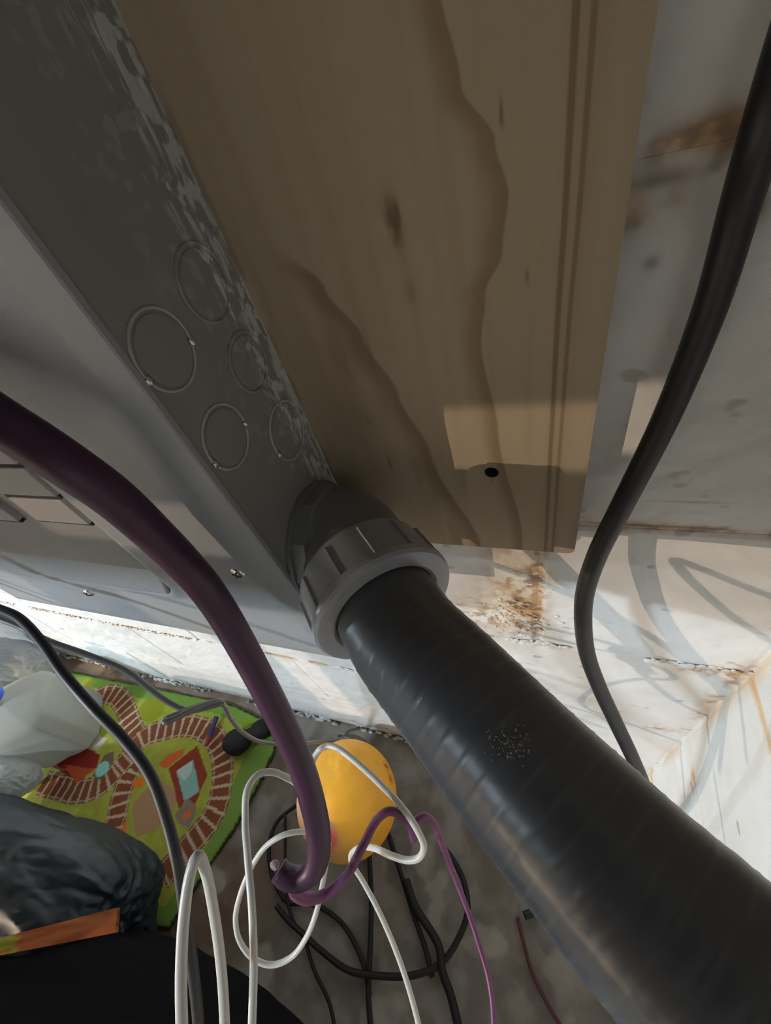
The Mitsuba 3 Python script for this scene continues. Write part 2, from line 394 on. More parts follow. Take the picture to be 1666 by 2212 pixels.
# ------------------------------------------------------------------ plywood board
PY = .185
ply_t = thing('plywood_board', 'bare plywood backing board with dark grain behind the grey panel', 'plywood board')
pb = m3.CrossSection([[(-.75, .812), (.017, .8095), (.0195, .8105), (.0212, .8135), (.0225, 1.06), (.024, 1.75), (-.75, 1.75)]]).extrude(.0168)
hole = m3.Manifold.cylinder(.05, .0042, .0042, 28).translate((-.0300, .886, -.01))
pbm = tm(pb - hole)
v = np.array(pbm.vertices); pbm = trimesh.Trimesh(np.stack([v[:, 0], PY + v[:, 2], v[:, 1]], 1), pbm.faces[:, ::-1], process=False)
obj('board', pbm, 'plywood', ply_t)
tag(obj('drilled_hole', lathe([(0.0005, .0041), (.006, .0041), (.012, .0030), (.0122, 0)], (-.03, PY, .886), (0, 1, 0), 28), 'plywood_hole', ply_t, smooth=30), 'dark drilled hole')

# ------------------------------------------------------------------ electrical panel
SX = -.138                                  # plane of the side with the knockouts
pan = thing('electrical_panel', 'grey steel electrical breaker panel mounted on the plywood', 'electrical panel')
enc = m3.Manifold.cube((.41, PY - .1030, .70)).translate((-.548, .1030, .765))
tag(obj('enclosure', tm(enc), 'steel_paint_aged', pan), 'steel side wall with white corrosion along its rear edge')

def knockout(y, z, r, tabs, ring2=None, ring_m='ring_bloom'):
    c = np.array([SX, y, z])
    k = obj('knockout', lathe([(-.0004, r - .0016), (.0007, r - .0020), (.0010, r - .0032), (.0008, 0)], c, (1, 0, 0), 56), 'steel_paint_aged', pan, smooth=40)
    obj('ring', torus(c + [.0002, 0, 0], (1, 0, 0), r, .0007), ring_m, k, smooth=True)
    obj('ring', torus(c + [.0004, 0, 0], (1, 0, 0), ring2 or r - .0030, .0005), ring_m, k, smooth=True)
    for a in tabs:
        p = c + np.array([.0006, r * math.cos(a), r * math.sin(a)])
        obj('tab', lump(p, (.0012, .0016, .0019), 3, .3, 2, 2), 'bare_zinc', k, smooth=True)
knockout(.1205, CAM - .0545, .0150, (math.radians(195), math.radians(-16)))
knockout(.1228, CAM - .0985, .0148, (math.radians(194), math.radians(-14)))
knockout(.1635, CAM - .1275, .0165, (math.radians(196),), .0115)
knockout(.1590, CAM - .0460, .0150, (), None, 'steel_paint_aged')
knockout(.1610, CAM - .0835, .0140, (), None, 'steel_paint_aged')

# the cover: a pressed frame with a bevelled border round the door opening
OX0, OX1, OZ0, OZ1 = -.50, -.246, CAM - .222, CAM + .30
outer = sg.box(-.548, CAM - .303, -.1375, CAM + .397)
inner = sg.box(OX0, OZ0, OX1, OZ1).buffer(-.012).buffer(.012, quad_segs=8)
def ring_loft(levels):
    """levels: list of (polygon ring (k,2), y); all the rings have the same number of points"""
    v, f = [], []
    k = len(levels[0][0])
    for ring, y in levels:
        v += [(a, y, b) for a, b in ring]
    for l in range(len(levels) - 1):
        for i in range(k):
            j = (i + 1) % k
            f += [(l * k + i, l * k + j, (l + 1) * k + j), (l * k + i, (l + 1) * k + j, (l + 1) * k + i)]
    return trimesh.Trimesh(np.array(v), np.array(f), process=False)
def rrect(x0, x1, z0, z1, r, n=8):
    pts = []
    for cx, cz, a0 in ((x1 - r, z0 + r, -90), (x1 - r, z1 - r, 0), (x0 + r, z1 - r, 90), (x0 + r, z0 + r, 180)):
        for a in np.linspace(a0, a0 + 90, n):
            pts.append((cx + r * math.cos(math.radians(a)), cz + r * math.sin(math.radians(a))))
    return np.array(pts)
X0, X1, Z0, Z1 = -.548, -.1370, CAM - .303, CAM + .397
cover = ring_loft([
    (rrect(X0, X1, Z0, Z1, .0015), .1045), (rrect(X0, X1, Z0, Z1, .0015), .1020), (rrect(X0 + .0006, X1 - .0006, Z0 + .0006, Z1 - .0006, .0015), .1012),
    (rrect(X0 + .012, X1 - .012, Z0 + .012, Z1 - .012, .003), .0992), (rrect(X0 + .0145, X1 - .0145, Z0 + .0145, Z1 - .0145, .004), .0985),
    (rrect(X0 + .030, X1 - .030, Z0 + .026, Z1 - .026, .006), .0981),
    (rrect(OX0 - .008, OX1 + .010, OZ0 - .008, OZ1 + .008, .018), .0979),
    (rrect(OX0 - .0055, OX1 + .0070, OZ0 - .0055, OZ1 + .0055, .017), .0968), (rrect(OX0 - .0030, OX1 + .0030, OZ0 - .003, OZ1 + .003, .016), .0969),
    (rrect(OX0 - .0008, OX1 + .0008, OZ0 - .0008, OZ1 + .0008, .015), .0980), (rrect(OX0, OX1, OZ0, OZ1, .0145), .1010), (rrect(OX0, OX1, OZ0, OZ1, .0145), .1090)])
cv = tag(obj('cover', cover, 'steel_paint', pan, smooth=28), 'painted steel cover frame with a bevelled border')
# the recessed dead front inside the frame
dfp = tag(obj('dead_front', rbox(OX0 + .001, OX1 - .002, .1040, .1085, CAM - .1905, OZ1 - .001, .0010), 'deadfront', pan, smooth=40), 'recessed smooth dead front plate')
tag(obj('gasket_strip', rbox(OX0 + .001, OX1 - .003, .1032, .1088, CAM - .1968, CAM - .1908, .0008), 'slot_dark', pan, smooth=40), 'black gap line under the dead front')  # black bar standing in for the shaded slot
tag(obj('lower_lip', tm(m3.Manifold.batch_hull([m3.Manifold.sphere(.002, 14).translate(p) for p in ((OX0 + .012, .1050, CAM - .1995), (OX1 - .007, .1050, CAM - .1995), (OX0 + .012, .0985, CAM - .2195), (OX1 - .008, .0985, CAM - .2195))])), 'steel_paint', pan, smooth=30), 'sloped lip below the dead front')
obj('gap', box(OX0, OX1, .1092, .1100, OZ0, OZ1), 'slot_dark', pan)  # black sheet standing in for shade inside the opening
tag(obj('border_strip', tm(m3.Manifold.batch_hull([m3.Manifold.sphere(.0006, 8).translate(p) for p in ((-.2480, .1010, CAM - .145), (-.2525, .1032, CAM - .145), (-.2480, .1010, CAM + .05), (-.2525, .1032, CAM + .05))])), 'steel_paint_bright', pan, smooth=30), 'light strip beside the breaker blanks')  # pale colour imitates a bevel that catches the light
for col, (bx0, bx1) in enumerate(((-.3035, -.2545), (-.376, -.3265))):
    for k in range(7):
        zt = CAM - .1460 + .0247 * (k + 1) - .003 * col; zb = zt - .0225
        if zt > CAM + .06: break
        bl = obj('breaker_blank', rbox(bx0, bx1, .0988, .1045, zb, zt, .0011, 8), 'blank_plastic', pan, smooth=40)
        obj('gap', box(bx0 - .0026, bx1, .1000, .1039, zb - .0018, zb - .0002), 'slot_dark', bl)  # black bars paint in the shade around each blank
        obj('gap', box(bx0 - .0026, bx0 - .0004, .1000, .1039, zb - .0018, zt), 'slot_dark', bl)
labels[pan]['label'] = 'grey steel electrical breaker panel mounted on the plywood'
def screw(x, y, z, tilt, r=.0046):
    s = obj('screw', lathe([(.0002, r * 1.02), (-.0004, r), (-.0013, r * .86), (-.0020, r * .5), (-.0022, 0)], (x, y, z), (0, 1, 0), 24), 'bare_zinc', pan, smooth=40)
    for a in (tilt, tilt + 90):
        b = box(-r * .62, r * .62, -.0001, .0004, -r * .11, r * .11)
        b.apply_transform(trimesh.transformations.rotation_matrix(math.radians(a), (0, 1, 0))); b.apply_translation((x, y - .0023, z))
        obj('slot', b, 'slot_dark', s)
screw(-.166, .0984, CAM - .1795, 20)
screw(-.364, .0979, CAM - .2440, 40)
# ------------------------------------------------------------------ conduit fitting
FZ = CAM - .2025
F0 = np.array([SX, .1420, FZ]); RIM = np.array([-.0779, .0989, FZ]); AX = np.array([.7, -.714, -.012]); AX /= np.linalg.norm(AX)
fit = thing('conduit_fitting', 'dark grey plastic angled conduit fitting screwed into the panel side', 'conduit fitting')
def octo(s, r, n=8, ph=22.5):
    a = np.radians(np.arange(n) * 360 / n + ph)
    return np.stack([np.full(n, SX + s), F0[1] + r * np.cos(a), FZ + r * np.sin(a)], 1)
flat = m3.Manifold.hull_points(np.vstack([octo(.0003, .0400, 48, 0), octo(.0035, .0402, 48, 0)]))
hexn = m3.Manifold.hull_points(np.vstack([octo(.003, .0392, 10), octo(.0115, .0392, 10), octo(.0128, .0372, 10)]))
tag(obj('locknut', tm(flat + hexn), 'pvc_dark', fit, smooth=25), 'faceted collar against the panel')
BEND = F0 + np.array([.022, 0, 0])
bp = spline([F0 + [.010, 0, 0], F0 + [.018, 0, 0], F0 + [.0245, -.0035, 0], RIM - AX * .034, RIM - AX * .012], .0015)
bp = bp[np.concatenate([[True], np.linalg.norm(np.diff(bp, axis=0), axis=1) > 1e-5])]
rr = np.interp(np.linspace(0, 1, len(bp)), [0, .12, .4, 1], [.0360, .0350, .0345, .0345])
obj('body', tube_grid(bp, rr, 56)[0], 'pvc_dark', fit, smooth=40)
cap = obj('compression_nut', lathe([(-.006, .0312), (-.0006, .0316), (0, .0325), (.0000, .0392), (-.0006, .0410), (-.0025, .0424), (-.0060, .0424), (-.0072, .0414), (-.0078, .0405), (-.031, .0398), (-.0335, .0385), (-.036, .0362), (-.036, .0340)], RIM, AX, 96), 'pvc_grey', fit, smooth=28)
tag(cap, 'ribbed grey compression nut')
ra = np.cross(AX, [0, 0, 1.0]); ra /= np.linalg.norm(ra); rb = np.cross(ra, AX)
for k in range(12):
    a = math.radians(30 * k + 11)
    rd = ra * math.cos(a) + rb * math.sin(a); tg = np.cross(AX, rd)
    pts = []
    for s, r0, hw in ((-.0065, .0390, .0011), (-.0065, .0421, .0007), (-.0295, .0390, .0011), (-.0285, .0416, .0007)):
        for sg_ in (-1, 1): pts.append(RIM + AX * s + rd * r0 + tg * hw * sg_)
    obj('rib', tm(m3.Manifold.hull_points(np.array(pts))), 'pvc_grey', cap)
tag(obj('sealing_ring', torus(RIM - AX * .0025, AX, .0312, .0013, 72), 'gasket', fit, smooth=True), 'olive sealing ring')

# ------------------------------------------------------------------ big black conduit
U = np.array([.8057, -.592, .0217])
A0 = np.array([SX, .1361, FZ - .001])
cp = [RIM - AX * .012, RIM, RIM + AX * .022, A0 + U * .118 + [.001, .001, 0], A0 + U * .165, A0 + U * .21, A0 + U * .25, (.083, -.050, FZ - .002), (.105, -.100, FZ - .030), (.112, -.19, FZ - .09), (.10, -.30, FZ - .17), (.05, -.42, FZ - .3)]
cpath = spline(cp, .0011)
cpath = cpath[np.concatenate([[True], np.linalg.norm(np.diff(cpath, axis=0), axis=1) > 2e-4])]
PITCH = .0092
def conduit_r(s, a):
    ph = ((s + PITCH * a / (2 * np.pi)) / PITCH) % 1.0
    ridge = np.exp(-((ph - .5) / .055) ** 2)
    wob = meshkit.fbm(np.stack(np.broadcast_arrays(s * 60, np.cos(a) * 1.5, np.sin(a) * 1.5), -1), 2, 6) - .5
    return .0300 + .00032 * ridge * np.clip((s - .02) / .01, 0, 1) + .00035 * np.cos(2 * np.pi * ph) * np.clip((s - .13) / .08, 0, 1) + .0006 * wob
cm, cs, ca = tube_grid(cpath, conduit_r, 144)
cvv = np.array(cm.vertices)
S = np.broadcast_to(cs[:, None], (len(cs), 144)).reshape(-1); Aa = np.broadcast_to(ca[None], (len(cs), 144)).reshape(-1)
Q = np.stack([S * 120, np.cos(Aa) * 5, np.sin(Aa) * 5], -1)
ctr = np.repeat(cpath, 144, 0); nrm = cvv[:len(ctr)] - ctr; nrm /= np.linalg.norm(nrm, axis=1, keepdims=True)
# a dusty line and painted light streaks along the flank that faces down and towards the panel, and a clump of dirt
side_dir = np.array([-.592, -.8057, 0]); 
flank = np.degrees(np.arctan2(-nrm[:, 2], nrm @ side_dir))
dn = meshkit.fbm(Q * [.8, 1.2, 1.2], 4, 3)
dust = np.exp(-((flank - (-42 + 6 * (meshkit.fbm(Q * .25, 2, 9) - .5))) / 3.6) ** 2) * np.clip((S - .112) / .012, 0, 1) * np.clip((dn - .36) * 5, 0, 1)
dust += .35 * np.exp(-((flank + 20) / 13) ** 2) * np.clip((S - .15) / .05, 0, 1) * np.clip((meshkit.fbm(Q * [.35, 3, 3], 4, 13) - .45) * 4, 0, 1)  # pale streaks painted for light on the lower side
ph = ((S + PITCH * Aa / (2 * np.pi)) / PITCH) % 1.0
line = np.exp(-((ph - .5) / .045) ** 2) * np.clip((S - .03) / .02, 0, 1) * (.14 + .32 * np.exp(-((flank - 45) / 45) ** 2))
film = .05 * np.clip((meshkit.fbm(Q * .12, 3, 21) - .4) * 3, 0, 1)
col = np.array([.080, .086, .098])[None] * (1 + .3 * (meshkit.fbm(Q * .2, 3, 2)[:, None] - .5))
amt = np.clip(dust * .9 + line + film * .3, 0, 1)[:, None]
col = col * (1 - amt) + amt * np.array([.33, .28, .24])
topcap = np.array([[.03, .03, .03]] * 2)
con = obj('flexible_conduit', cm, 'vertex_conduit', smooth=True, color=np.vstack([col, topcap]))
tag(con, 'thick black ribbed flexible conduit running from the grey fitting to the lower right', 'conduit')
rngd = np.random.default_rng(12)
bits = []
dc = A0 + U * .172 + np.array([.0147, -.0108, .0270]) * 0 + np.array([.006, -.004, .0295])
for k in range(70):
    a, b = rngd.normal(0, .0035, 2)
    q = A0 + U * (.163 + a)
    ang = math.radians(86 + b / .03 * 57)
    nn = np.array([-.592, -.8057, 0]) * math.cos(ang) + np.array([0, 0, 1]) * math.sin(ang)
    bits.append(lump(q + nn * .0304, rngd.uniform(.00012, .00042, 3), k, .3, 2, 1))
tag(obj('dirt_specks', cat(*bits), 'pale_dust', con), 'pale dirt specks', kind='stuff')

# ------------------------------------------------------------------ cords and cables
black_r = [(.0615, .1905, 1.15), (.0585, .1915, 1.08), (.0560, .1890, 1.0435), (.0545, .1840, 1.0262), (.0560, .1890, 1.0063), (.0570, .1900, .9725), (.053, .1895, .92), (.0425, .1812, .8695), (.033, .1732, .8257), (.029, .1652, .7931), (.0301, .1585, .766), (.0359, .1511, .7292), (.048, .1431, .6888), (.066, .1314, .6423), (.0861, .1175, .593), (.1057, .106, .532), (.1227, .0889, .4398), (.125, .07, .3), (.11, .05, .12), (.08, .02, .02), (.0, -.03, .010)]
tag(obj('power_cable', tube(black_r, .0060, .003, 20), 'rubber_black', smooth=True), 'thick black power cord hanging in front of the white wall right of the plywood', 'cord')

hose = [(-.23, .088, 1.075), (-.2018, .0826, 1.0319), (-.1902, .0799, 1.0198), (-.1832, .0786, 1.0125), (-.1758, .0778, 1.004), (-.1677, .0769, .9924), (-.1653, .0787, .9746), (-.1670, .0805, .9477), (-.1668, .0800, .9193), (-.1670, .0785, .8994), (-.1653, .0733, .8768), (-.1601, .0614, .8435), (-.1516, .044, .8038), (-.144, .0263, .7686), (-.1398, .0077, .7371), (-.1384, -.006, .7166), (-.1397, -.0174, .7021), (-.1443, -.0275, .6918), (-.1538, -.0347, .6876), (-.1632, -.0365, .6893), (-.1697, -.0344, .6929)]
hp = spline(hose, .0012)
hp = hp[np.concatenate([[True], np.linalg.norm(np.diff(hp, axis=0), axis=1) > 2e-4])]
def hose_r(s, a):
    seam = np.exp(-(((a - 2.2 + np.pi) % (2 * np.pi) - np.pi) / .16) ** 2)
    wr = meshkit.fbm(np.stack(np.broadcast_arrays(s * 160, a * 0 + 1, a * 0), -1), 2, 4)
    return .0083 * (1 + .05 * np.cos(2 * (a - .4))) + .0007 * seam * wr
hs = obj('plum_hose', tube_grid(hp, hose_r, 40)[0], 'plum_rubber', smooth=True)
tag(hs, 'dark plum rubber hose curving down in front of the panel to a hooked end', 'hose')
tag(obj('end_flap', lump((-.1712, -.0320, .6980), (.0040, .0030, .0022), 5, .25, 2, 3), 'dusty_plum', hs, smooth=True), 'pale torn end')

pA = [(-.1600, -.0345, .6900), (-.1594, -.0445, .6724), (-.1531, -.046, .6597), (-.1443, -.0403, .6504), (-.1318, -.0256, .6496), (-.1227, -.0045, .6559), (-.1149, .014, .6606), (-.1058, .0218, .6626), (-.0963, .0209, .6545), (-.0903, .0157, .643), (-.0881, .009, .6363)]
tag(obj('purple_strap', tube(pA, [.0046, .0046, .0040, .0036, .0036, .0034, .0034, .0030], .002, 16), 'plum_thin', smooth=True), 'thin purple rubber strap looping from the hose end across the orange ball', 'strap')
pB = [(-.0896, .0135, .6339), (-.0888, .0215, .6373), (-.0835, .0269, .6351), (-.077, .0258, .624), (-.0694, .012, .5948), (-.0586, -.0068, .5669), (-.0463, -.0255, .5522), (-.0352, -.0434, .5457), (-.0259, -.0606, .5407), (-.0205, -.0778, .5376), (-.0182, -.0974, .534), (-.017, -.13, .52)]
tag(obj('purple_strap', tube(pB, [.0030, .0030, .0026, .0022, .0021, .0021, .0021], .002, 14), 'plum_thin', smooth=True), 'narrow dull purple strap trailing down beside the black conduit', 'strap')

whA = [(-.120, -.135, .77), (-.1331, -.0982, .7984), (-.1393, -.0813, .8087), (-.1443, -.0661, .8169), (-.1479, -.0496, .8255), (-.1497, -.0342, .8322), (-.1492, -.0276, .8334), (-.1482, -.0326, .8231), (-.1463, -.0499, .8008), (-.1441, -.0694, .7792), (-.1414, -.0887, .7617), (-.1381, -.1108, .7444), (-.130, -.15, .71)]
tag(obj('white_cable', tube(whA, .0026, .002, 14), 'cable_white', smooth=True), 'white cable bent in a tall narrow arch at the bottom left, nearest the camera', 'cable')
whB = [(-.148, -.165, .655), (-.1547, -.1314, .6699), (-.1609, -.1068, .6796), (-.1676, -.0824, .6893), (-.1761, -.059, .6991), (-.1896, -.0349, .705), (-.2023, -.0131, .7086), (-.208, .0049, .7124), (-.2067, .0163, .7075), (-.1985, .0212, .7005), (-.1885, .0209, .6885), (-.1844, .0211, .6727), (-.1831, .032, .6672), (-.1815, .0431, .6688), (-.176, .0507, .6724), (-.1634, .0538, .6758), (-.1425, .0481, .6747), (-.1178, .0377, .6679), (-.0961, .0265, .6618), (-.0824, .0153, .6527), (-.0774, .0068, .6431), (-.0815, -.0007, .6347), (-.0912, -.0046, .6306), (-.1062, -.0053, .6262), (-.1251, -.0045, .6083), (-.1485, -.0076, .5755), (-.169, -.0173, .5356), (-.1707, -.0246, .5164), (-.1595, -.0352, .502), (-.138, -.055, .4889), (-.1174, -.0791, .4726), (-.1016, -.1014, .4602), (-.0879, -.1263, .4465), (-.077, -.1538, .4321), (-.06, -.20, .41)]
tag(obj('white_cable', tube(whB, .0027, .002, 14), 'cable_white', smooth=True), 'white cable arching behind the hose and looping across the orange ball', 'cable')
whC = [(-.2028, .0019, .5264), (-.2097, -.0063, .5369), (-.2186, -.0107, .5515), (-.2335, -.0189, .5658), (-.2507, -.0328, .5626), (-.2651, -.0558, .5504), (-.2741, -.0802, .5344), (-.2767, -.0974, .5214), (-.2722, -.1125, .5065), (-.259, -.1227, .4916), (-.2409, -.1235, .4821), (-.2213, -.1118, .4822), (-.208, -.0927, .4916), (-.199, -.0684, .5076), (-.1994, -.0482, .5107), (-.2012, -.0314, .5117), (-.2033, -.0139, .5135)]
tag(obj('white_cable', tube(whC, .0027, .002, 14), 'cable_white', smooth=True), 'thin white cable making a rounded loop below the hooked hose end', 'cable')

L1 = [(-.55, .09, .92), (-.4384, .0678, .8778), (-.3912, .0595, .8617), (-.3593, .056, .8571), (-.3315, .0453, .8484), (-.3061, .032, .8389), (-.2757, .0184, .8265), (-.2499, .0071, .8114), (-.2291, -.0056, .7975), (-.2134, -.0248, .7808), (-.202, -.0432, .7668), (-.1974, -.0618, .749), (-.1914, -.0865, .7254), (-.1899, -.1137, .695), (-.1896, -.1445, .6621), (-.19, -.20, .60)]
tag(obj('black_cable', tube(L1, .0035, .003, 14), 'rubber_black', smooth=True), 'black cord sweeping down over the play mat to the bottom edge', 'cord')
L2 = [(-.66, .10, .88), (-.5309, .0738, .8307), (-.4886, .0677, .8049), (-.4633, .0666, .7916), (-.4379, .0632, .7763), (-.4102, .0644, .7498), (-.3848, .0641, .7233), (-.371, .0586, .6979), (-.3585, .0539, .674), (-.3454, .0542, .6539), (-.3342, .0638, .6425), (-.3272, .0728, .6326), (-.325, .0714, .6444), (-.3288, .0585, .6633), (-.3329, .043, .6802), (-.3366, .0346, .6889), (-.3408, .0367, .6858), (-.3388, .0475, .6729), (-.3363, .0609, .6551), (-.3345, .0715, .6352), (-.3464, .0758, .6028), (-.3656, .0719, .5532), (-.3879, .0687, .4779), (-.3988, .0716, .4022), (-.394, .0865, .3287), (-.40, .12, .20), (-.41, .15, .08), (-.4370, .1713, .010), (-.3929, .1685, .008), (-.3485, .1408, .008)]
tag(obj('grey_cable', tube(L2, .0030, .0025, 14), 'cord_grey', smooth=True), 'dark grey cord kinked into a shiny flat loop above the play mat', 'cord')  # its sheen is put into the grey base colour

floor_cords = [
    ([(-.4904, .0149), (-.5209, -.0232), (-.5224, -.0612), (-.4998, -.101), (-.4625, -.1285), (-.4414, -.136), (-.381, -.1245), (-.3178, -.1351), (-.2664, -.1707), (-.2429, -.2031)], .0042, 'thin black cord curving round the floor left of the hooked hose end'),
    ([(-.507, -.0068), (-.4926, -.0371), (-.4446, -.1292), (-.4101, -.1625), (-.389, -.1707), (-.3523, -.2038), (-.3073, -.2347), (-.2815, -.2683)], .0032, 'thin black cord crossing straight under the hooked hose end'),
    ([(-.4581, -.1464), (-.428, -.1577), (-.3864, -.1674), (-.3436, -.1775), (-.2899, -.1849), (-.2494, -.1791), (-.1713, -.1553), (-.129, -.1271), (-.104, -.0848), (-.096, -.0489), (-.1066, -.0164), (-.1282, .0089), (-.1543, .0274)], .0050, 'black cord making a wide U on the floor beside the conduit'),
    ([(-.3084, .0104), (-.2999, -.0208), (-.2746, -.0904), (-.2611, -.1407), (-.2451, -.2043), (-.2244, -.2499)], .0050, 'black cord running straight down from under the orange ball'),
    ([(-.2858, .0404), (-.2699, .0203), (-.2236, -.0403), (-.1862, -.0894), (-.159, -.1226), (-.1427, -.15)], .0046, 'black cord slanting right from under the orange ball'),
    ([(-.2153, -.0395), (-.1905, -.0705), (-.1381, -.1093), (-.1274, -.1357), (-.107, -.1614), (-.0827, -.2043)], .0070, 'thickest black floor cord, crossing the U shaped one at the lower right'),
    ([(-.0113, -.0347), (-.0002, -.0615), (.0166, -.096), (.0495, -.1326), (.0795, -.1567)], .0030, 'thin maroon cord on the floor at the far lower right')]
for k, (pts, r, lab) in enumerate(floor_cords):
    z = r + .003 + .004 * (k % 3)
    tag(obj('floor_cable', tube([(x, y, z) for x, y in pts], r, .004, 12), 'maroon' if k == 6 else 'rubber_black_matte', smooth=True), lab, 'cord')

# ------------------------------------------------------------------ orange ball
bc = np.array([-.341, .052, .110])
ball = trimesh.creation.icosphere(subdivisions=6)
bv = np.array(ball.vertices)
def bdir(x, y, z):
    d = np.array([x, y, z], float); return d / np.linalg.norm(d)
VIEW = bdir(.338, -.052, .96)             # upward, towards where the photograph was taken
RIGHT = bdir(.93, .2, -.30); RIGHT = RIGHT - VIEW * (RIGHT @ VIEW); RIGHT /= np.linalg.norm(RIGHT)
UPD = np.cross(VIEW, RIGHT)
def at_ball(a, b):
    return bdir(*(RIGHT * a + UPD * b + VIEW * math.sqrt(max(.02, 1 - a * a - b * b))))
dent = np.exp(-(1 - bv @ at_ball(-.45, .50)) / .035)
crease = meshkit.fbm(bv * [9, 9, 3], 3, 5) - .5
rad = 1 - .07 * dent + .012 * (meshkit.fbm(bv * 3, 3, 3) - .5) + .03 * crease * np.exp(-(1 - bv @ at_ball(-.2, .55)) / .06)
bco = np.array([[.86, .40, .028]]) * (1 + .18 * (meshkit.fbm(bv * 4, 3, 9)[:, None] - .5))
def put(col_, c, w, amt=1.0):
    global bco
    w = np.clip(w, 0, 1)[:, None] * amt
    bco = bco * (1 - w) + w * np.array(col_)
nzb = meshkit.fbm(bv * 14, 3, 4)
put((.80, .56, .22), 0, np.clip((np.exp(-(1 - bv @ at_ball(-.35, -.82)) / .16) - .25) * 1.6, 0, 1), .8)
put((.72, .10, .12), 0, np.exp(-((1 - bv @ at_ball(-.32, -.60)) / .034) ** 2) * (.6 + nzb), .95)
put((.80, .45, .38), 0, np.exp(-(1 - bv @ at_ball(-.93, -.25)) / .05), .8)
put((.22, .06, .03), 0, np.exp(-(1 - bv @ at_ball(.72, .55)) / .008) * np.clip((nzb - .45) * 8, 0, 1), .9)
put((.45, .05, .04), 0, np.exp(-(1 - bv @ at_ball(.82, .35)) / .003), .8)
put((.25, .16, .06), 0, np.exp(-(1 - bv @ at_ball(-.25, -.82)) / .02) * np.clip(1 - np.abs(meshkit.fbm(bv * 9, 3, 17) - .5) * 45, 0, 1), .8)
R3 = np.stack([RIGHT, UPD, VIEW], 1)
loc = (bv * rad[:, None]) @ R3 * np.array([.099, .103, .098])
bmesh = trimesh.Trimesh(loc @ R3.T + bc, ball.faces, process=False)
tag(obj('orange_ball', bmesh, 'vertex_ball', smooth=True, color=bco), 'scuffed orange yellow ball with a pink patch lying on the floor under the cables', 'ball')

